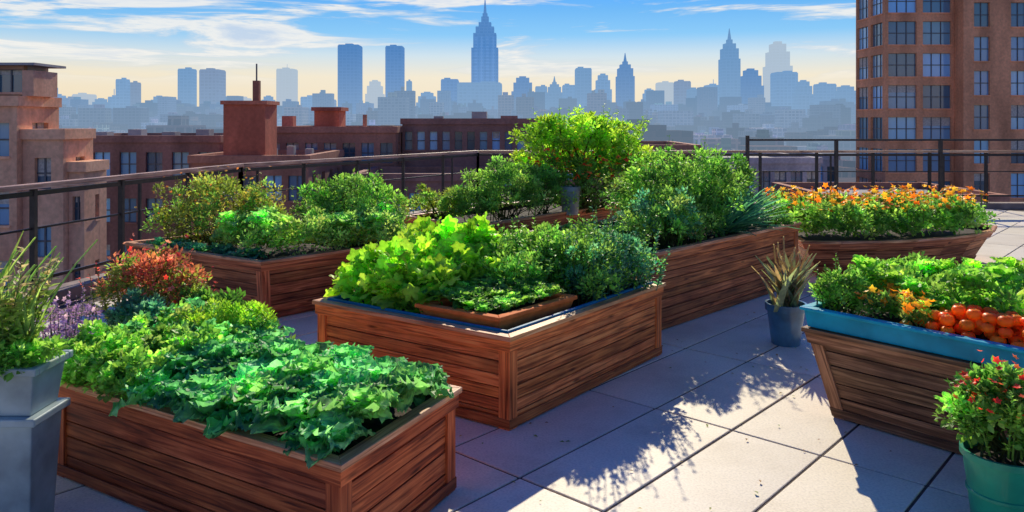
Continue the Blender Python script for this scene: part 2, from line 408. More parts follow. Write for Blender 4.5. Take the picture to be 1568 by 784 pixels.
# ------------------------------------------------------------------ planters
def offs(P, d):
    n = len(P); R = []
    for i in range(n):
        p = Vector(P[i][:2]); a = (Vector(P[(i+1) % n][:2])-p).normalized(); b = (Vector(P[i-1][:2])-p).normalized()
        n1 = Vector((-a.y, a.x)); n2 = Vector((b.y, -b.x)); m = (n1+n2)
        m = m/ max(.2, (1+n1.dot(n2)))
        R.append(p+m*d)
    return R
def planter(name, C, h, wood, nb=5, flare=0, posts=True, rimw=.085, liner=None, rimmat=None, soilz=None, z0=0.03):
    mb = MB(); n = len(C)
    rimmat = rimmat or M_rim
    mats = [wood, rimmat, M_back, M_soil, liner or M_back]
    def ring(d, z):
        R = offs(C, d+flare*(1-z/h)); return [Vector((q.x, q.y, z)) for q in R]
    def band(i, j, d0, d1, za, zb, m, col=None, var=.18):
        oa, ob, ia, ib = ring(d0, za), ring(d0, zb), ring(d1, za), ring(d1, zb)
        mb.hexa([oa[i], oa[j], ia[j], ia[i], ob[i], ob[j], ib[j], ib[i]], m, col, var)
    for i in range(n):
        j = (i+1) % n
        cuts = [0]+sorted([(k+random.uniform(-.12,.12))/nb for k in range(1, nb)])+[1]
        for k in range(nb):
            za = z0+(h-z0)*cuts[k]+.004; zb = z0+(h-z0)*cuts[k+1]-.004
            band(i, j, .014+random.uniform(-.004,.004), .045, za, zb, 0, None, .32)
        band(i, j, .047, .055, z0, h-.01, 2)
        oa, ia = ring(-.035, h), ring(rimw-.035, h); up = Vector((0,0,.035))
        mb.hexa([oa[i], oa[j], ia[j], ia[i], oa[i]+up, oa[j]+up, ia[j]+up, ia[i]+up], 1, None, .15)
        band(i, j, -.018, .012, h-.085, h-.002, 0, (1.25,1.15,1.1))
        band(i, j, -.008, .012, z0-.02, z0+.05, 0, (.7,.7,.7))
        if liner:
            oa, ia = ring(.056, h-.08), ring(.085, h-.08); u = Vector((0,0,.13))
            mb.hexa([oa[i], oa[j], ia[j], ia[i], oa[i]+u, oa[j]+u, ia[j]+u, ia[i]+u], 4, (1,1,1))
        if posts:
            w = .10
            def pp(z, o):
                R = ring(o, z); p = R[i]; a = (R[j]-p).normalized(); b = (R[i-1]-p).normalized(); return [p, p+a*w, p+a*w+b*w, p+b*w]
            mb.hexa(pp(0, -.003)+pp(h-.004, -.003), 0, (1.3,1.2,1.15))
    sz = soilz if soilz is not None else h-.06
    R = offs(C, .055)
    if n == 4:
        N = 24; b0 = len(mb.v)
        for a in range(N+1):
            for b in range(N+1):
                s_, t_ = a/N, b/N
                q = R[0]*(1-s_)*(1-t_)+R[1]*s_*(1-t_)+R[2]*s_*t_+R[3]*(1-s_)*t_
                mb.v.append((q.x, q.y, sz+.035*noise.noise(Vector((q.x*6, q.y*6, 3)))+.02*noise.noise(Vector((q.x*19, q.y*19, 3)))))
        for a in range(N):
            for b in range(N):
                i0 = b0+a*(N+1)+b; mb.f.append((i0, i0+N+1, i0+N+2, i0+1)); mb.m.append(3)
                mb.uv += [(0,0)]*4; mb.c += [(1,1,1,1)]*4
    else:
        mb.poly([(q.x, q.y, sz) for q in R], 3)
    return mb.obj(name, mats, bevel=.004)

def quad(F, R, L):
    return [F, R, (R[0]+L[0]-F[0], R[1]+L[1]-F[1]), L]
def PP(C, s, t):
    F, R, _, L = C
    return (F[0]+s*(L[0]-F[0])+t*(R[0]-F[0]), F[1]+s*(L[1]-F[1])+t*(R[1]-F[1]))
CA = quad((-.84,3.83), (-.355,4.89), (-2.97,5.10))
CC = quad((-.02,5.81), (1.47,7.72), (-1.73,6.98))
CB = quad((-2.83,8.85), (-1.49,10.27), (-5.04,10.27))
CD = quad((1.32,8.26), (4.03,11.04), (-.18,9.74))
CE = quad((-.57,10.7), (1.87,13.5), (-1.6,11.8))
CG = [(2.3,6.1), (3.72,4.41), (4.95,5.44), (3.53,7.13)]
planter('wooden_planter', CA, .60, M_woodR, 5)
planter('wooden_planter', CC, .67, M_woodO, 7, liner=M_blue, rimmat=mat_wood('wood_rim_orange', (.32,.13,.05), (.72,.33,.14), (.9,.52,.27)))
planter('wooden_planter', CB, .68, M_woodB, 5, flare=.12, soilz=.60)
planter('wooden_planter', CD, .84, mat_wood('wood_chestnut', (.10,.028,.010), (.42,.13,.042), (.68,.26,.09)), 8)
planter('wooden_planter', CE, .84, M_woodB, 6)
CF = [(4.18,11.25),(4.7,11.22),(5.3,11.28),(5.9,11.42),(6.5,11.65),(7.1,12.0),(7.6,12.4),(7.95,12.9),(7.7,13.5),(7.0,13.8),(5.6,13.75),(4.4,13.1)]
planter('curved_planter', CF, .54, M_woodB, 4, flare=.3, posts=False)
g1 = planter('blue_tray_planter', CG, .66, M_woodG, 5, flare=.14, rimmat=M_woodG, soilz=.6)
tr = MB()
def tring(d, z): return [Vector((q.x, q.y, z)) for q in offs(CG, d)]
for i in range(4):
    j = (i+1) % 4
    a, b_, c_, d_ = tring(.0, .70), tring(-.02, .83), tring(.03, .70), tring(.025, .83)
    tr.hexa([a[i], a[j], c_[j], c_[i], b_[i], b_[j], d_[j], d_[i]], 0, (1,1,1))
    a, c_ = tring(-.045, .831), tring(.03, .831); u = Vector((0,0,.025))
    tr.hexa([a[i], a[j], c_[j], c_[i], a[i]+u, a[j]+u, c_[j]+u, c_[i]+u], 0, (1.3,1.3,1.2))
tr.poly(tring(.02, .79), 1)
o = tr.obj('tray', [mat_simple('blue_tray', (.006,.32,.47), .5, .2, 6, attr=True, coat=.1, spec=.25), M_soil], bevel=.006); o.parent = g1

tt = MB(); TQ = [(-.10,6.04),(.54,6.80),(-.10,7.2),(-.78,6.50)]
def q3(d, z): return [Vector((q.x, q.y, z)) for q in offs(TQ, d)]
for i in range(4):
    j = (i+1) % 4
    a, b_, c_, d_ = q3(.04,.60), q3(0,.75), q3(.07,.60), q3(.035,.75)
    tt.hexa([a[i], a[j], c_[j], c_[i], b_[i], b_[j], d_[j], d_[i]], 0, (1,1,1))
    a, c_ = q3(-.02,.751), q3(.06,.751); u = Vector((0,0,.035))
    tt.hexa([a[i], a[j], c_[j], c_[i], a[i]+u, a[j]+u, c_[j]+u, c_[i]+u], 0, (1,1,1))
tt.poly(q3(.03,.72), 1)
tt.obj('terracotta_trough', [M_terra, M_soil], bevel=.006)

zb = MB()
zx0, zx1, zy0, zy1 = -3.25, -2.62, 4.3, 4.62
def fr(mb, x0,x1,y0,y1,z0,z1,tp, m=0):
    mb.hexa([(x0+tp,y0+tp,z0),(x1-tp,y0+tp,z0),(x1-tp,y1-tp,z0),(x0+tp,y1-tp,z0),(x0,y0,z1),(x1,y0,z1),(x1,y1,z1),(x0,y1,z1)], m, (1,1,1))
fr(zb, zx0,zx1-.03,zy0+.02,zy1, 0,.62,.03)
fr(zb, zx0-.03,zx1+.01,zy0-.02,zy1+.02,.621,.665,0)
fr(zb, zx0,zx1-.01,zy0,zy1,.666,.90,.03)
for (a,b,c_,d_) in ((zx0-.02,zx1+.02,zy0-.03,zy0+.015),(zx0-.02,zx1+.02,zy1-.015,zy1+.03),(zx0-.02,zx0+.03,zy0+.015,zy1-.015),(zx1-.03,zx1+.02,zy0+.015,zy1-.015)):
    zb.box(a,b,c_,d_,.901,.945,0,(1.2,1.2,1.2))
zb.poly([(zx0+.02,zy0,.915),(zx1-.02,zy0,.915),(zx1-.02,zy1,.915),(zx0+.02,zy1,.915)],1)
zb.obj('zinc_planter_box', [M_grayp, M_soil], bevel=.008)

def potprof(r, h, tap=.75):
    return [(r*tap,0),(r*tap*1.02,.02),(r*.97,h*.8),(r*.97,h*.82),(r*1.08,h*.83),(r*1.1,h),(r*.98,h),(r*.93,h*.86)]
lathe('blue_plant_pot', potprof(.19,.42), (2.83,8.1,0), [M_bluep, M_soil], soil=(.17,.37))
lathe('teal_bucket', [(.16,0),(.165,.02),(.185,.2),(.195,.205),(.195,.22),(.187,.225),(.21,.40),(.225,.405),(.225,.44),(.205,.44),(.195,.38)], (2.78,4.42,0), [M_teal, M_soil], soil=(.19,.39))
lathe('blue_plant_pot', [(.12,0),(.13,.02),(.15,.36),(.165,.37),(.165,.44),(.14,.44),(.135,.40)], (.92,12.4,.82), [M_grayp, M_soil], soil=(.13,.41))
lathe('terracotta_pot', potprof(.26,.5), (-3.2,6.75,0), [M_terra, M_soil], soil=(.24,.44))
lathe('terracotta_pot', potprof(.2,.5), (-3.3,5.75,0), [M_terra, M_soil], soil=(.18,.44))

# ------------------------------------------------------------------ plants
LIME = [(.24,.42,.035),(.32,.50,.06),(.17,.34,.03)]
GREEN = [(.09,.22,.045),(.13,.30,.065),(.065,.17,.04)]
FRESH = [(.17,.35,.07),(.24,.42,.11),(.12,.27,.055)]
KALE = [(.09,.31,.14),(.14,.40,.20),(.07,.24,.10),(.17,.42,.16)]
BLUEG = [(.08,.26,.18),(.13,.34,.24),(.07,.19,.13)]
OLIVE = [(.22,.26,.05),(.29,.30,.07),(.16,.22,.05)]

# A: kale
L = Leaves()
for s in np.arange(.05, .70, .072):
    for t in np.arange(.10, 1.0, .185):
        p = PP(CA, s+rng.normal(0,.018), t+rng.normal(0,.04))
        h = .03+.12*math.sin(math.pi*min(1,max(0,t)))*rng.uniform(.5,1.4)
        rosette(L, (*p, .56+h), 18, rng.uniform(.17,.25), KALE, lo=14)
L.obj('kale_plants', M_leafw)
L = Leaves()
for s in np.arange(.68, .99, .06):
    for t in np.arange(.06, .97, .17):
        p = PP(CA, s, t)
        bush(L, (*p, .69+rng.uniform(-.02,.06)), (.14,.14,.16), 12, 48, .06, .042, FRESH if (s+t) < 1.3 else FRESH+KALE, 'oval', wid=1.3)
L.obj('oregano_plants', M_leaf)
L = Leaves(); p = PP(CA, .78, .9)
bush(L, (*p, .76), (.32,.26,.2), 60, 80, .07, .032, LIME, base=(*p,.56))
L.obj('thyme_mound', M_leaf)
L = Leaves()
cc = bush(L, (-3.1,6.7,.90), (.40,.34,.26), 50, 66, .12, .05, [(.28,.14,.07),(.18,.24,.06),(.34,.11,.09)], base=(-3.2,6.75,.45))
sprigs(L, (-3.0,6.6,.6), (.5,.3), 34, .62, .055, [(.18,.24,.06)], tipcol=(.55,.09,.10))
flowers(L, cc+rng.normal(0,.09,cc.shape)+[0,-.05,.08], .03, [(.7,.06,.06),(.75,.25,.25)])
L.obj('red_flowering_shrub', M_leaf)
L = Leaves()
sprigs(L, (-2.6,6.4,.1), (.45,.2), 34, .95, .07, GREEN+FRESH)
bush(L, (-2.4,6.6,.5), (.5,.2,.4), 44, 60, .1, .06, GREEN)
bush(L, (-2.95,6.2,.72), (.25,.2,.18), 26, 70, .08, .05, BLUEG)
L.obj('sage_plant', M_leaf)
L = Leaves()
sprigs(L, (-3.22,5.62,.44), (.26,.16), 90, .66, .032, [(.14,.18,.17)], per=44, tipcol=(.42,.27,.60), tipt=.6)
k = 230; a = rng.uniform(0,6.28,k); q = np.sqrt(rng.uniform(0,1,k))
flowers(L, np.stack([-3.22+.32*q*np.cos(a), 5.58+.2*q*np.sin(a), .72+.34*rng.uniform(0,1,k)*(1.1-.5*q)],1), .026, [(.42,.26,.62),(.55,.4,.72),(.3,.18,.48)])
L.obj('lavender_plant', M_leaf)
L = Leaves()
sprigs(L, (-2.98,4.46,.92), (.22,.12), 46, .75, .10, [(.2,.3,.09),(.26,.33,.14)], per=22, lean=.3, tipcol=(.36,.30,.22))
n = 90; a = rng.uniform(0, 6.28, n)
pos = np.stack([-2.98+rng.uniform(-.22,.22,n), 4.46+rng.uniform(-.1,.1,n), np.full(n,.9)], 1)
L.add('blade', pos, np.stack([np.cos(a)*.2, np.sin(a)*.2, np.ones(n)],1), np.stack([-np.cos(a), -np.sin(a), np.full(n,.3)],1), rng.uniform(.35,.8,n), colors([(.24,.36,.12),(.2,.3,.12)], n), .6)
L.obj('tall_ornamental_grass', M_leaf)
L = Leaves(); bush(L, (-2.92,4.42,1.0), (.33,.17,.12), 36, 64, .07, .05, FRESH, 'oval', zmin=-.6)
L.obj('basil_plant', M_leaf)

# C
L = Leaves()
for (s, t, h) in ((.85,.35,.42),(.7,.5,.5),(.9,.55,.45),(.78,.2,.3),(.6,.16,.26),(.93,.2,.25),(.62,.36,.36)):
    p = PP(CC, s, t)
    bush(L, (*p, .66+h*.55), (.28,.28,h*.8), 20, 18, .13, .12, LIME, 'lob', base=(*p,.62), upb=.1, stemcol=(.12,.2,.03), sd=.28)
L.obj('lime_grape_leaf_plant', M_leaf)
L = Leaves()
for (s, t, h, r) in ((.45,.72,.42,.42),(.6,.8,.38,.4),(.3,.75,.4,.38),(.38,.9,.42,.4),(.45,.5,.34,.36)):
    p = PP(CC, s, t)
    bush(L, (*p, .66+h*.5), (r,r,h*.8), 32, 62, .11, .055, GREEN+FRESH+FRESH, base=(*p,.62), sd=.28)
    sprigs(L, (*p, .66), (r,r), 24, h*1.75, .08, FRESH)
L.obj('tomato_vines', M_leaf)
L = Leaves()
for (s, t) in ((.15,.8),(.12,.64),(.2,.93),(.1,.9)):
    p = PP(CC, s, t)
    bush(L, (*p, .87), (.27,.27,.27), 28, 60, .09, .045, BLUEG+FRESH, base=(*p,.62), sd=.28)
    sprigs(L, (*p,.66), (.26,.26), 26, .8, .06, BLUEG+FRESH)
L.obj('rosemary_bush', M_leaf)
L = Leaves()
for a_ in np.linspace(.14,.9,8):
    for b_ in np.linspace(.18,.88,6):
        x = TQ[0][0]+a_*(TQ[1][0]-TQ[0][0])+b_*(TQ[3][0]-TQ[0][0]); y = TQ[0][1]+a_*(TQ[1][1]-TQ[0][1])+b_*(TQ[3][1]-TQ[0][1])
        if b_+a_ < .42: continue
        rosette(L, (x+rng.normal(0,.02), y+rng.normal(0,.02), .73+.06*min(1,a_+b_)), 13, .10+.07*a_*b_, FRESH+GREEN, lo=30)
L.obj('spinach_plants', M_leafw)

# B
L = Leaves()
cc = bush(L, (-3.95,10.5,1.08), (.92,.6,.50), 96, 60, .13, .055, OLIVE+OLIVE+FRESH, base=(-3.9,10.5,.6), sd=.25)
sprigs(L, (-3.9,10.5,.62), (.9,.5), 80, 1.0, .06, OLIVE)
m = np.repeat(cc,2,0); flowers(L, m+rng.normal(0,.1,m.shape)+[0,-.05,.12], .026, [(.6,.2,.06),(.6,.38,.08)])
L.obj('airy_herb_bush', M_leaf)
L = Leaves()
for i in range(34):
    t = rng.uniform(0,1); x = -3.5+t*2.0+rng.normal(0,.05); y = 9.3+abs(t-.36)*1.1+rng.uniform(0,.6)
    rosette(L, (x, y, .66+rng.uniform(.05,.42)), 16, rng.uniform(.16,.24), [(.28,.46,.16),(.36,.54,.2),(.2,.38,.13)], lo=10)
    bush(L, (x, y, .85), (.22,.2,.28), 12, 44, .09, .055, [(.30,.45,.14),(.2,.38,.1)])
L.obj('lettuce_plants', M_leafw)
L = Leaves()
bush(L, (-2.2,10.75,1.08), (.75,.5,.5), 80, 64, .13, .06, FRESH+FRESH+GREEN, base=(-2.2,10.7,.6), sd=.25)
sprigs(L, (-2.2,10.7,.65), (.7,.35), 44, 1.05, .08, FRESH)
L.obj('mint_bush', M_leaf)
L = Leaves()
for i in range(16):
    p = PP(CB, rng.uniform(.05,.95), rng.uniform(.06,.2)); rosette(L, (*p,.64), 14, .17, BLUEG, lo=10)
L.obj('blue_cabbage_plants', M_leafw)

# D
L = Leaves()
bush(L, (2.15,10.3,1.3), (.85,.75,.6), 120, 68, .14, .06, GREEN+FRESH+FRESH, base=(2.1,10.2,.8), sd=.28)
sprigs(L, (2.1,10.2,.85), (.75,.6), 50, 1.25, .08, FRESH)
bush(L, (2.9,11.2,1.3), (.6,.5,.55), 56, 66, .14, .06, GREEN+FRESH, base=(2.9,11.2,.8))
L.obj('leafy_shrub', M_leaf)
L = Leaves()
bush(L, (1.7,9.15,1.10), (.52,.42,.40), 66, 74, .11, .05, BLUEG+FRESH+FRESH, base=(1.75,9.2,.8), sd=.28)
bush(L, (2.2,9.75,1.08), (.4,.35,.35), 36, 75, .11, .05, GREEN+FRESH, base=(2.2,9.7,.8))
sprigs(L, (1.9,9.4,.85), (.5,.4), 26, .75, .06, FRESH)
L.obj('sage_bush', M_leaf)
L = Leaves()
for (x, y) in ((2.95,10.45),(3.15,10.7),(2.75,10.2),(3.0,10.8)):
    n = 90; a = rng.uniform(0, 6.28, n); el = rng.uniform(.4,2.4,n)
    L.add('blade', np.tile([x,y,.8],(n,1)), np.stack([np.cos(a), np.sin(a), el],1), np.stack([-np.cos(a), -np.sin(a), np.full(n,.6)],1), rng.uniform(.4,.85,n), colors(BLUEG, n), 1.0)
bush(L, (3.55,10.95,.92), (.36,.3,.22), 26, 60, .09, .05, GREEN)
L.obj('blue_fescue_grass', M_leaf)
L = Leaves()
for i in range(26):
    p = PP(CD, rng.uniform(.35,.92), rng.uniform(.05,.5)); rosette(L, (*p,.82), 12, rng.uniform(.12,.22), FRESH, lo=20)
L.obj('seedling_greens', M_leafw)

# E
L = Leaves(); tb = np.array([1.2,13.1,.8])
L.limb(tb, tb+[0,0,.6], .075, .05, BARK, 4, .03)
LT = [(.30,.48,.05),(.38,.55,.07),(.24,.42,.04),(.14,.30,.04)]
for i in range(13):
    a = i*2.4; q = rng.uniform(.35,.95); e = tb+np.array([math.cos(a)*q, math.sin(a)*q*.8, rng.uniform(.7,1.4)])
    L.limb(tb+[0,0,rng.uniform(.3,.6)], e, .03, .008, BARK, 4, .05)
    bush(L, e, (.33,.3,.24), 14, 44, .13, .085, LT, 'small', upb=.3, zmin=-1)
bush(L, tb+[0,0,1.05], (1.1,.75,.60), 70, 54, .15, .085, LT, upb=.3, zmin=-.8)
sprigs(L, tb+[0,0,1.0], (.95,.5), 60, .78, .10, LT, per=22, lean=.55)
L.obj('lime_foliage_tree', M_leaf)
L = Leaves()
bush(L, (.45,12.35,1.15), (.5,.35,.45), 40, 62, .12, .06, GREEN+FRESH, base=(.5,12.4,.8))
cc = bush(L, (1.25,12.7,1.25), (1.25,.4,.5), 130, 60, .13, .06, [(.09,.22,.05),(.12,.27,.06)], base=(1.1,12.8,.8), zmin=-.8)
m = cc[cc[:,2] > 1.3]; m = np.repeat(m, 4, 0)
flowers(L, m+rng.normal(0,.09,m.shape)+[0,-.08,.1], .04, [(.8,.08,.03),(.9,.2,.06)])
L.obj('red_geranium_shrub', M_leaf)
L = Leaves()
bush(L, (-.1,11.7,1.2), (.62,.42,.48), 72, 70, .12, .055, FRESH+FRESH+GREEN, base=(-.1,11.7,.8))
bush(L, (-.55,11.5,1.05), (.4,.32,.34), 40, 66, .11, .055, FRESH, base=(-.5,11.5,.8))
L.obj('round_herb_bush', M_leaf)
L = Leaves()
bush(L, (-1.1,11.7,1.0), (.5,.3,.3), 50, 64, .1, .055, FRESH+OLIVE, base=(-1.1,11.7,.8))
L.obj('low_herb_bush', M_leaf)

# F marigolds
L = Leaves()
for x in np.arange(4.3, 7.4, .32):
    for dy in (.16,.6,1.1,1.5):
        y = 11.35+max(0,(x-5.3))**2*.19+dy
        if y > 13.4: continue
        bush(L, (x+rng.normal(0,.05), y, .76), (.26,.22,.30), 15, 42, .1, .07, FRESH+FRESH+GREEN, 'oval')
        k = 12; pts = np.stack([x+rng.normal(0,.17,k), y+rng.normal(0,.15,k), 1.04+rng.uniform(-.06,.2,k)],1)
        flowers(L, pts, .052, [(.95,.22,.02),(.95,.38,.03),(.9,.5,.06)])
        for q in pts[::2]: L.tube(q-[0,0,.2], q, .005, .004, (.08,.16,.04), 4)
L.obj('marigold_bed', M_leaf)

# G
def PG(s, t): return (CG[0][0]+s*1.42+t*1.23, CG[0][1]-s*1.69+t*1.03)
L = Leaves()
for s in np.arange(.08,1.0,.095):
    for t in np.arange(.33,.97,.14):
        p = PG(s+rng.normal(0,.02), t+rng.normal(0,.02))
        h = rng.uniform(.03,.28)
        rosette(L, (*p,.82+h), 16, rng.uniform(.13,.2), [(.22,.40,.07),(.32,.50,.10),(.15,.32,.06)], lo=8)
        bush(L, (*p,.9), (.13,.13,.2), 8, 36, .08, .055, FRESH)
L.obj('lettuce_plants', M_leafw)
L = Leaves(); p = PG(.07,.13)
bush(L, (*p,.94), (.18,.16,.17), 30, 60, .07, .042, FRESH, base=(*p,.8)); sprigs(L, (*p,.8), (.14,.14), 18, .42, .05, FRESH)
L.obj('parsley_plant', M_leaf)
L = Leaves()
for (s,t) in ((.2,.14),(.28,.2),(.2,.28),(.33,.1)):
    p = PG(s,t); bush(L, (*p,.88), (.12,.12,.1), 10, 40, .06, .045, GREEN+FRESH)
    k = 18; pts = np.stack([p[0]+rng.normal(0,.08,k), p[1]+rng.normal(0,.08,k), .98+rng.uniform(-.05,.06,k)],1)
    flowers(L, pts, .036, [(.95,.5,.04),(.95,.28,.02)])
L.obj('nasturtium_plants', M_leaf)
tm = MB(); cal = Leaves()
def sphere(mb, c, r, col, seg=16, rg=10):
    b = len(mb.v)
    for i in range(rg+1):
        ph = math.pi*i/rg
        for k in range(seg):
            a = 2*math.pi*k/seg; rr = r*math.sin(ph)*(1+.05*math.cos(5*a))
            dip = -.18*r*math.exp(-(math.sin(ph)*3)**2)*(1 if i < rg/2 else -1)
            mb.v.append((c[0]+rr*math.cos(a), c[1]+rr*math.sin(a), c[2]+r*.82*math.cos(ph)+dip))
    for i in range(rg):
        for k in range(seg):
            k2 = (k+1) % seg; mb.f.append((b+i*seg+k, b+(i+1)*seg+k, b+(i+1)*seg+k2, b+i*seg+k2)); mb.m.append(0)
            mb.uv += [(0,0)]*4; mb.c += [(*col,1)]*4
for lay, (nn, z) in enumerate(((40,.845),(32,.91),(20,.97))):
    got = []
    tries = 0
    while len(got) < nn and tries < 4000:
        tries += 1
        s = .62+random.uniform(-1,1)*(.30-.06*lay); tt_ = .17+random.uniform(-1,1)*(.13-.03*lay)
        p = PG(s, tt_)
        if all((p[0]-q[0])**2+(p[1]-q[1])**2 > .078**2 for q in got): got.append(p)
    for p in got:
        r = random.uniform(.042,.052); zz = z+random.uniform(-.008,.01)
        sphere(tm, (*p, zz), r, random.choice([(1,.19,.012),(1,.25,.015),(1,.14,.012),(1,.32,.02)]))
        cal.add('flower', np.array([[p[0],p[1],zz+r*.74]]), np.array([[1,0,0.]]), np.array([[0,0,1.]]), [.016], np.array([[.06,.16,.03]]))
o1 = tm.obj('tomato_pile', [M_tom], smooth=True); o2 = cal.obj('stalks', M_leaf); o2.parent = o1

# pot plants
L = Leaves(); n = 46; a = rng.uniform(0,6.28,n)
L.add('blade', np.tile([2.83,8.1,.36],(n,1))+rng.normal(0,.05,(n,3))*[1,1,0], np.stack([np.cos(a)*.3,np.sin(a)*.3,np.ones(n)],1), np.stack([-np.cos(a),-np.sin(a),np.full(n,.3)],1), rng.uniform(.3,.66,n), colors([(.12,.20,.12),(.2,.24,.16),(.24,.19,.13)],n), 1.7)
for i in range(9): L.limb((2.83+rng.normal(0,.05),8.1,.36),(2.83+rng.normal(0,.14),8.1+rng.normal(0,.1),rng.uniform(.85,1.08)),.014,.007,(.3,.24,.17))
L.obj('spiky_agave_plant', M_leafw)
L = Leaves()
cc = bush(L, (2.80,4.42,.62), (.27,.24,.24), 56, 66, .08, .048, FRESH+GREEN, 'oval', base=(2.78,4.42,.4))
sprigs(L, (2.80,4.42,.45), (.2,.18), 20, .5, .05, FRESH)
m = np.repeat(cc[cc[:,2] > .6], 2, 0); flowers(L, m+rng.normal(0,.05,m.shape)+[0,-.05,.08], .024, [(.85,.05,.04),(.9,.18,.08)])
L.obj('impatiens_plant', M_leaf)
L = Leaves(); k = 150
xs = rng.uniform(-1, 4.5, k); ys = rng.uniform(4.2, 10, k)
L.add('small', np.stack([xs,ys,np.full(k,.012)],1), np.stack([rng.normal(size=k),rng.normal(size=k),rng.normal(0,.1,k)],1), np.array([0,0,1.])+rng.normal(0,.15,(k,3)), rng.uniform(.02,.045,k), colors([(.25,.18,.06),(.15,.2,.05),(.2,.1,.04)],k))
L.obj('fallen_leaves', M_leaf)

# ------------------------------------------------------------------ near buildings
def mat_masonry(name, col):
    t = NT(name)
    tc = t.n('ShaderNodeTexCoord')
    mp = t.n('ShaderNodeMapping'); mp.inputs['Scale'].default_value = (.5,.5,.12); t.l(tc.outputs['Object'], mp.inputs[0])
    n1 = t.n('ShaderNodeTexNoise'); n1.inputs['Scale'].default_value = 1.2; n1.inputs['Detail'].default_value = 8; t.l(mp.outputs[0], n1.inputs[0])
    n2 = t.n('ShaderNodeTexNoise'); n2.inputs['Scale'].default_value = 5; n2.inputs['Detail'].default_value = 5; t.l(tc.outputs['Object'], n2.inputs[0])
    c = ramp(t, n1.outputs[0], [(.3, tuple(x*.7 for x in col)), (.7, tuple(min(1,x*1.25) for x in col))])
    c = mul(t, c, ramp(t, n2.outputs[0], [(.3,(.82,.82,.82)),(.7,(1.1,1.1,1.1))]))
    a = t.n('ShaderNodeAttribute', attribute_name='Col'); c = mul(t, c, a.outputs['Color'])
    p = t.n('ShaderNodeBsdfPrincipled'); p.inputs['Roughness'].default_value = .85; p.inputs['Specular IOR Level'].default_value = .2; t.l(c, p.inputs['Base Color'])
    t.l(p.outputs[0], t.out.inputs[0]); return t.m
t = NT('window_glass')
a = t.n('ShaderNodeAttribute', attribute_name='Col')
p = t.n('ShaderNodeBsdfPrincipled'); p.inputs['Roughness'].default_value = .12
c = mul(t, a.outputs['Color'], (.12,.26,.38)); t.l(c, p.inputs['Base Color']); p.inputs['Specular IOR Level'].default_value = .9
t.l(p.outputs[0], t.out.inputs[0]); M_glass = t.m
M_frame = mat_simple('window_frame', (.10,.10,.11), .5)
M_brickR = mat_masonry('brick_red', (.76,.34,.18))
M_brickP = mat_masonry('brick_pink', (.95,.46,.28))
M_brickD = mat_masonry('brick_dark', (.33,.165,.13))
M_brickB = mat_masonry('brick_brown', (.44,.20,.135))
M_roofm = mat_simple('roof_membrane', (.36,.33,.32), .9, .25, .3)
M_blind = mat_simple('blind', (.5,.46,.4), .8)

def facade(mb, o, along, nrm_, w, z0, z1, nx, fh, ww, wh, sill=.9, mull=1, trans=1, col=(1,1,1)):
    o = Vector(o); A = Vector(along).normalized(); N = Vector(nrm_).normalized(); Z = Vector((0,0,1))
    def bx(a0,a1,d0,d1,za,zb,m,c=None):
        P = []
        for z in (za,zb):
            for (a,d) in ((a0,d1),(a1,d1),(a1,d0),(a0,d0)): P.append(o+A*a+N*d+Z*z)
        mb.hexa(P, m, c, .06)
    nz = int((z1-z0)/fh); pitch = w/nx; D = .3
    zb = z1-nz*fh
    for i in range(nx+1):
        a0 = 0 if i == 0 else i*pitch-(pitch-ww)/2; a1 = w if i == nx else i*pitch+(pitch-ww)/2
        bx(a0,a1,-D,0,z0,z1,0,col)
    for k in range(nz+1):
        za = z0 if k == 0 else zb+(k-1)*fh+sill+wh; zc = z1 if k == nz else zb+k*fh+sill
        for i in range(nx):
            bx(i*pitch+(pitch-ww)/2,(i+1)*pitch-(pitch-ww)/2,-D,-.003,za,zc,0,col)
    for k in range(nz):
        if zb+k*fh < -16: continue
        for i in range(nx):
            a0 = i*pitch+(pitch-ww)/2; a1 = a0+ww; za = zb+k*fh+sill; zc = za+wh
            g_ = random.choice([.4,.7,1,1.4,2.2]); bx(a0,a1,-D,-D+.06,za,zc,1,(g_,g_,g_*random.uniform(.9,1.15)))
            bx(a0-.06,a1+.06,-.0,.07,za-.12,za-.003,0,(1.25,1.22,1.2))
            for q in range(1,mull+1):
                x = a0+ww*q/(mull+1); bx(x-.04,x+.04,-D+.061,-D+.12,za,zc,2,(1,1,1))
            for q in range(1,trans+1):
                zz = za+wh*q/(trans+1); bx(a0,a1,-D+.062,-D+.11,zz-.04,zz+.04,2,(1,1,1))
            if random.random() < .35:
                hb = wh*random.uniform(.2,.6); bx(a0+.05,a1-.05,-D+.0605,-D+.075,zc-hb,zc-.02,3,(1,1,1))
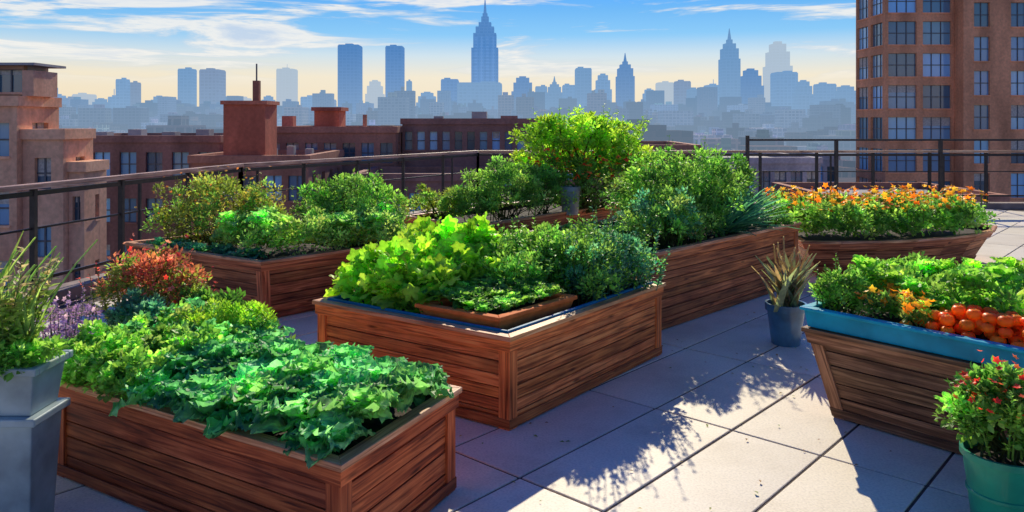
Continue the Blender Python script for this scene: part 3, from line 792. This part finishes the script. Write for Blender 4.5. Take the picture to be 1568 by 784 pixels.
def building(name, x0,x1,y0,y1,z0,z1, wall, nx, ny, fh=3.2, ww=1.3, wh=1.7, mull=1, trans=1, parapet=.5, left=True, right=True, extra=None, sill=.9, sww=None):
    mb = MB(); D = .3; sww = sww or ww
    mb.box(x0+D,x1-D,y0+D,y1-.01,z0,z1-.3,4,(1,1,1))
    facade(mb,(x0,y0,0),(1,0,0),(0,-1,0),x1-x0,z0,z1,nx,fh,ww,wh,sill,mull,trans)
    if right: facade(mb,(x1,y0+D,0),(0,1,0),(1,0,0),y1-y0-D,z0,z1,ny,fh,sww,wh,sill,mull,trans,(.97,.97,.97))
    if left: facade(mb,(x0,y1,0),(0,-1,0),(-1,0,0),y1-y0-D,z0,z1,ny,fh,sww,wh,sill,mull,trans,(.97,.97,.97))
    mb.box(x0-.15,x1+.15,y0-.15,y0+.35,z1+.002,z1+parapet,0,(1.12,1.1,1.08))
    mb.box(x0-.15,x0+.35,y0+.352,y1,z1+.002,z1+parapet,0,(1.12,1.1,1.08)); mb.box(x1-.35,x1+.15,y0+.352,y1,z1+.002,z1+parapet,0,(1.12,1.1,1.08))
    mb.box(x0+.35,x1-.35,y1-.3,y1,z1+.002,z1+parapet,0)
    mb.box(x0+.3,x1-.3,y0+.3,y1-.3,z1-.29,z1+.03,4,(1,1,1))
    if extra: extra(mb)
    return mb.obj(name, [wall, M_glass, M_frame, M_blind, M_roofm])

building('brick_apartment_tower', 36.2,42.9,76,82.5,-30,34, M_brickR, 2, 2, fh=3.1, ww=2.75, wh=2.25, mull=2, trans=1, sill=.5, right=False, sww=2.5)
building('brick_apartment_tower', 42.92,64,74.5,92,-30,40, M_brickR, 6, 4, fh=3.25, ww=1.5, wh=2.3, mull=1, trans=1, sill=.5)
def ex(mb):
    mb.box(-23.75,-23.2,38.0,40,3.5,4.75,0)
    facade(mb,(-31,38.2,0),(1,0,0),(0,-1,0),7.2,3.5,5.0,5,1.5,1.3,1.1,.2,1,0,(.5,.5,.5))
    mb.box(-30.8,-23.9,38.51,40.4,3.5,5.0,4,(.5,.5,.5)); mb.box(-31.2,-23.1,37.9,40.6,5.002,5.12,4,(.8,.8,.8))
building('pink_stepped_building', -32,-23.7,37.5,41,-30,3.0, M_brickP, 4, 1, fh=3.3, ww=1.35, wh=1.6, extra=ex)
building('pink_stepped_building', -23.68,-21.7,37.9,40.6,-30,1.4, M_brickP, 1, 1, fh=3.3, ww=.8, wh=1.5, left=False)
building('pink_stepped_building', -21.68,-20.9,38.3,40.4,-30,-.2, M_brickP, 1, 1, fh=3.3, ww=.4, wh=1.2, left=False)
def ac(mb):
    for q in range(4): mb.box(-32+q*2.6,-31+q*2.6,60,61,.75,1.45+.2*(q%2),4,(.9,.9,.9))
building('brown_row_house', -34,-20.9,56,68,-30,.75, M_brickD, 7, 4, fh=3.3, ww=1.2, wh=1.7, extra=ac)
def chim(mb):
    mb.box(-18.6,-15.9,50.5,53,-.3,3.35,0,(1.2,.75,.65)); mb.box(-18.75,-15.75,50.35,53.15,3.352,3.6,0,(1.4,1.0,.9))
    mb.box(-16.75,-16.35,50.6,51,3.602,4.9,0,(.8,.7,.7)); mb.box(-16.59,-16.51,50.75,50.83,4.9,6.0,2,(1,1,1))
    for q in range(5): mb.box(-20+q*1.3,-19.5+q*1.3,56,56.6,-.4,.3+.2*(q%2),4,(.9,.9,.9))
building('chimney_house', -20.5,-13.0,50,60,-30,-.4, M_brickB, 5, 4, fh=3.3, ww=1.1, wh=1.6, extra=chim)
def bx2(mb):
    mb.box(-15.9,-13.9,63,65.5,1.3,3.1,0,(1.5,.85,.7)); mb.box(-16.1,-13.7,62.8,65.7,3.102,3.4,0,(1.2,.75,.7))
    mb.box(-18.8,-17.9,64,65,1.3,2.7,0,(1.3,.9,.9)); mb.box(-12,-11.7,63,63.3,1.3,2.8,0)
building('brown_row_house', -19.6,-9.2,62,76,-30,1.35, M_brickB, 7, 4, fh=3.3, ww=1.0, wh=1.6, extra=bx2)
def bx3(mb):
    mb.box(-3.5,-2.2,68,70,2.0,3.1,4,(1,1,1)); mb.box(-6.8,-6,68,69,2.0,2.7,4,(1.2,1.2,1.2)); mb.box(-1,.5,69,71,2.0,2.75,0)
building('flat_roof_warehouse', -9.1,2.3,65,82,-30,2.0, M_brickD, 11, 5, fh=3.0, ww=.62, wh=1.5, mull=0, extra=bx3)
building('brown_row_house', -10.5,-1.2,52,60,-30,-1.7, M_brickD, 8, 3, fh=3.1, ww=.8, wh=1.4)
building('brown_row_house', 2.6,14.8,62,74,-30,-.1, M_brickB, 9, 4, fh=3.2, ww=.9, wh=1.5)
building('grey_office_block', 15.2,26,66,82,-30,-1.3, mat_masonry('grey_stone',(.42,.38,.40)), 8, 5, fh=3.2, ww=1.0, wh=1.6)
building('grey_office_block', 26.4,35,84,94,-30,-1.9, mat_masonry('grey_blue_stone',(.36,.38,.44)), 6, 4, fh=3.2, ww=1.0, wh=1.6)
building('brown_row_house', 20,31.5,50,60,-30,-2.9, M_brickB, 8, 4, fh=3.2, ww=1.0, wh=1.6)

# ------------------------------------------------------------------ city fill
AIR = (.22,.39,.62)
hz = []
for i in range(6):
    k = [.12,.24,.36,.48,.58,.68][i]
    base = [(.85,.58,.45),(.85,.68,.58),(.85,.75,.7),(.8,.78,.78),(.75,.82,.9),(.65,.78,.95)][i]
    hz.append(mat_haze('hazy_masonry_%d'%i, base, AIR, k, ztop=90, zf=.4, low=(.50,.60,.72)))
y = 100.0
groups = [MB() for _ in range(6)]
while y < 2600:
    k = min(5, int(5.8*(1-math.exp(-y/600))))
    x = -.80*y-60
    while x < .80*y+60:
        w = random.uniform(8,22)*(1+y/1500); dpt = random.uniform(9,22)*(1+y/1400)
        far = y/2600
        top = -13+random.uniform(-7,9)*(.6+far)+13*far
        if random.random() < .06: top += random.uniform(4,14)*(.4+1.5*far)
        if y > 900: top = random.uniform(-8,16)+ (random.uniform(8,30) if random.random() < .2 else 0)
        if y > 1900: top = random.uniform(6,46)+(random.uniform(10,45) if random.random() < .25 else 0)
        if y < 220: top = min(top, -5)
        g_ = random.choice([.25,.5,.8,1.2,1.9])*random.uniform(.8,1.2)
        tint = random.choice([(1,.9,.85),(1,.66,.5),(.85,.85,.9),(1.2,1.12,1.0),(.8,.55,.45)])
        c = tuple(g_*q*.5 for q in tint)
        yy = y+random.uniform(0,12)
        groups[k].box(x,x+w,yy,yy+dpt,-30,top,0,c)
        for _ in range(random.choice([0,1,1,2])):
            u0 = random.uniform(.05,.6); u1 = u0+random.uniform(.1,.35)
            groups[k].box(x+w*u0,x+w*u1,yy+dpt*random.uniform(.1,.3),yy+dpt*.6,top+.01,top+random.uniform(1.2,3.6)*(1+far*2),0,tuple(q*random.uniform(.7,1.4) for q in c))
        x += w+random.uniform(0,7)*(1+far)
    y *= 1.11; y += 5
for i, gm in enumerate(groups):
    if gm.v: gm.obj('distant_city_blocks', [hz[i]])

# ------------------------------------------------------------------ skyline towers
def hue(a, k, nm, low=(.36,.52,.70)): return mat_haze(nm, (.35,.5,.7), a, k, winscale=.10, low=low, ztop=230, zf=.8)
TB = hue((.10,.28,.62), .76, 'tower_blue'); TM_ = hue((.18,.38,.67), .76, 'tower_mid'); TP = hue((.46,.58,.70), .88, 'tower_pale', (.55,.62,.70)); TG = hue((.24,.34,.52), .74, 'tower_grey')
def tower(u0, u1, v, mat, Y=2500, style='flat', name='skyscraper', dep=None):
    x0 = (u0-784)/1200*Y; x1 = (u1-784)/1200*Y; zt = 2.3+(185-v)/1200*Y; w = x1-x0; dpt = dep or w
    mb = MB(); cx = (x0+x1)/2; cy = Y+dpt/2; gg = random.uniform(.5,1.1); c = (gg,gg,gg)
    def tier(f, za, zb, ox=0): mb.box(cx-w*f/2+ox, cx+w*f/2+ox, cy-dpt*f/2, cy+dpt*f/2, za, zb, 0, c)
    H = zt+30
    if style == 'flat':
        tier(1,-30,zt-3); tier(.94,zt-3,zt); tier(.35,zt,zt+5,random.uniform(-.2,.2)*w)
        if random.random() < .4: mb.box(cx-.8,cx+.8,cy-.8,cy+.8,zt,zt+random.uniform(12,26),0,c)
    elif style == 'step':
        tier(1,-30,zt-.28*H); tier(.82,zt-.28*H,zt-.12*H); tier(.58,zt-.12*H,zt-.03*H); tier(.3,zt-.03*H,zt)
    elif style == 'spire':
        tier(1,-30,zt-.30*H); tier(.85,zt-.30*H,zt-.2*H); tier(.6,zt-.2*H,zt-.15*H); tier(.3,zt-.15*H,zt-.11*H)
        s = w*.09; z = zt-.11*H
        mb.hexa([(cx-s,cy-s,z),(cx+s,cy-s,z),(cx+s,cy+s,z),(cx-s,cy+s,z),(cx-.8,cy-.8,zt),(cx+.8,cy-.8,zt),(cx+.8,cy+.8,zt),(cx-.8,cy+.8,zt)],0,c)
    elif style == 'empire':
        tier(1.0,-30,.30*H-30); tier(.93,.30*H-30,.62*H-30)
        for q in (-.3,-.1,.1,.3): mb.box(cx+w*q-w*.05,cx+w*q+w*.05,cy-dpt*.5-2.5,cy-dpt*.5+.5,-30,.70*H-30,0,tuple(x*1.7 for x in c))
        tier(.80,.62*H-30,.73*H-30); tier(.64,.73*H-30,.78*H-30); tier(.44,.78*H-30,.815*H-30); tier(.26,.815*H-30,.86*H-30); tier(.17,.86*H-30,.885*H-30)
        s = w*.055; z = .885*H-30
        mb.hexa([(cx-s,cy-s,z),(cx+s,cy-s,z),(cx+s,cy+s,z),(cx-s,cy+s,z),(cx-1,cy-1,zt),(cx+1,cy-1,zt),(cx+1,cy+1,zt),(cx-1,cy+1,zt)],0,c)
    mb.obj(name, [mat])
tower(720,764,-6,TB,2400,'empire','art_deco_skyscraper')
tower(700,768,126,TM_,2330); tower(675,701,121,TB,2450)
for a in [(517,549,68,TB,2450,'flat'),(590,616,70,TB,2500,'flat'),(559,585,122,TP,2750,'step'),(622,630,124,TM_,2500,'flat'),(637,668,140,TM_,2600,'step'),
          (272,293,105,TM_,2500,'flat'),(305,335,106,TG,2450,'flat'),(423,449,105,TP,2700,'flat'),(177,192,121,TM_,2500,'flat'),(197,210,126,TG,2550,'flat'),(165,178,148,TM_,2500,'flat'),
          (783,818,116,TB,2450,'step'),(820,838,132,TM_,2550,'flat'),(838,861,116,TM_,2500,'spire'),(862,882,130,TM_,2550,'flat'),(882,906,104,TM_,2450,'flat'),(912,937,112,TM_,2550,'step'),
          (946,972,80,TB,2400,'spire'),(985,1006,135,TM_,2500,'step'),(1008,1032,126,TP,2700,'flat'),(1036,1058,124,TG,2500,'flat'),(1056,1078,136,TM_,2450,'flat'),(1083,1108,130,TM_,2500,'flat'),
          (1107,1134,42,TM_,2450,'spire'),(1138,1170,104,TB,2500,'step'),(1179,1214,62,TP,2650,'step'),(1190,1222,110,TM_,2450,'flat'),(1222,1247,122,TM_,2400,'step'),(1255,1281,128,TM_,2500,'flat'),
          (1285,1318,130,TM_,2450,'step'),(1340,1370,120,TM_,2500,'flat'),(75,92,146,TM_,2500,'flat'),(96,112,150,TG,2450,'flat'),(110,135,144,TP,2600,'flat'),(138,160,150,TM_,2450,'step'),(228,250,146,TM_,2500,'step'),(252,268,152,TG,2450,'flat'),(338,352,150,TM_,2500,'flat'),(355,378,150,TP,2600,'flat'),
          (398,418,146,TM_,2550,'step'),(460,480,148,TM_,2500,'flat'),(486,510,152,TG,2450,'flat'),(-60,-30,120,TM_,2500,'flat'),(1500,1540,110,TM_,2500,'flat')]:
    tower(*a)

# ------------------------------------------------------------------ ground
gr = MB(); gr.poly([(-15000,-3000,-30),(15000,-3000,-30),(15000,20000,-30),(-15000,20000,-30)],0)
gm_ = mat_simple('city_ground', (.22,.25,.28), .9, .2, .02)
gr.obj('ground', [gm_])

# ------------------------------------------------------------------ sun, sky
el = math.radians(28.5); az = math.radians(5)
sv = Vector((math.sin(az)*math.cos(el), math.cos(az)*math.cos(el), math.sin(el)))
sl = bpy.data.lights.new('sun', 'SUN'); sl.energy = 5; sl.angle = math.radians(.5); sl.color = (1, .89, .66)
so = bpy.data.objects.new('sun', sl); so.rotation_euler = sv.to_track_quat('Z', 'Y').to_euler(); COL.objects.link(so)

w = bpy.data.worlds.new('World'); S.world = w; w.use_nodes = True
T = w.node_tree; T.nodes.clear()
class WT(NT):
    def __init__(s): s.t = T
wt = WT()
out = wt.n('ShaderNodeOutputWorld'); bg = wt.n('ShaderNodeBackground'); bg.inputs[1].default_value = .15
sky = wt.n('ShaderNodeTexSky', sky_type='NISHITA'); sky.sun_disc = False; sky.sun_elevation = el; sky.sun_rotation = az
sky.dust_density = .3; sky.ozone_density = 4.0; sky.air_density = 1.0
tc = wt.n('ShaderNodeTexCoord'); sx = wt.n('ShaderNodeSeparateXYZ'); wt.l(tc.outputs['Generated'], sx.inputs[0])
gr_ = ramp(wt, sx.outputs[2], [(0.0,(1.0,.78,.48)),(.055,(1.0,.86,.58)),(.082,(.70,.81,.80)),(.108,(.28,.62,.90)),(.15,(.13,.46,.88)),(.6,(.05,.20,.60))])
sc_ = wt.n('ShaderNodeVectorMath', operation='SCALE'); sc_.inputs['Scale'].default_value = 6.5; wt.l(gr_, sc_.inputs[0])
skt = mul(wt, sky.outputs[0], (.20,.40,.92))
mx = wt.n('ShaderNodeMix', data_type='RGBA'); mr = wt.n('ShaderNodeMapRange'); mr.inputs[1].default_value = .14; mr.inputs[2].default_value = .30; mr.inputs[3].default_value = .9; mr.inputs[4].default_value = .0
wt.l(sx.outputs[2], mr.inputs[0]); wt.l(mr.outputs[0], mx.inputs[0]); wt.l(skt, mx.inputs[6]); wt.l(sc_.outputs[0], mx.inputs[7])
mp = wt.n('ShaderNodeMapping'); mp.inputs['Scale'].default_value = (4.2,4.2,40); mp.inputs['Location'].default_value = (3.3,1.2,.4); wt.l(tc.outputs['Generated'], mp.inputs[0])
nz = wt.n('ShaderNodeTexNoise'); nz.inputs['Scale'].default_value = 1.0; nz.inputs['Detail'].default_value = 10; nz.inputs['Roughness'].default_value = .6; nz.inputs['Distortion'].default_value = .4
wt.l(mp.outputs[0], nz.inputs[0])
xr = wt.n('ShaderNodeMapRange'); xr.inputs[1].default_value = -.5; xr.inputs[2].default_value = .3; xr.inputs[3].default_value = .05; xr.inputs[4].default_value = -.015; wt.l(sx.outputs[0], xr.inputs[0])
na = wt.n('ShaderNodeMath', operation='ADD'); wt.l(nz.outputs[0], na.inputs[0]); wt.l(xr.outputs[0], na.inputs[1])
cf = ramp(wt, na.outputs[0], [(.50,(0,0,0)),(.58,(.85,.85,.85))])
fade = ramp(wt, sx.outputs[2], [(.04,(0,0,0)),(.08,(1,1,1)),(.2,(1,1,1)),(.32,(0,0,0))])
cf = mul(wt, cf, fade)
cs = ramp(wt, na.outputs[0], [(.50,(3.6,4.4,5.3)),(.60,(6.3,6.1,5.7)),(.70,(4.0,4.6,5.5))])
cm = wt.n('ShaderNodeMix', data_type='RGBA'); wt.l(cf, cm.inputs[0]); wt.l(mx.outputs[2], cm.inputs[6]); wt.l(cs, cm.inputs[7])
wt.l(cm.outputs[2], bg.inputs[0]); wt.l(bg.outputs[0], out.inputs[0])

# ------------------------------------------------------------------ camera
cd = bpy.data.cameras.new('camera'); cd.sensor_width = 36; cd.lens = 1200/1568*36; cd.shift_y = -(392-185)/1568
cd.clip_start = .1; cd.clip_end = 40000
co = bpy.data.objects.new('camera', cd); co.location = (0,0,2.3); co.rotation_euler = (math.radians(90),0,0); COL.objects.link(co)
S.camera = co
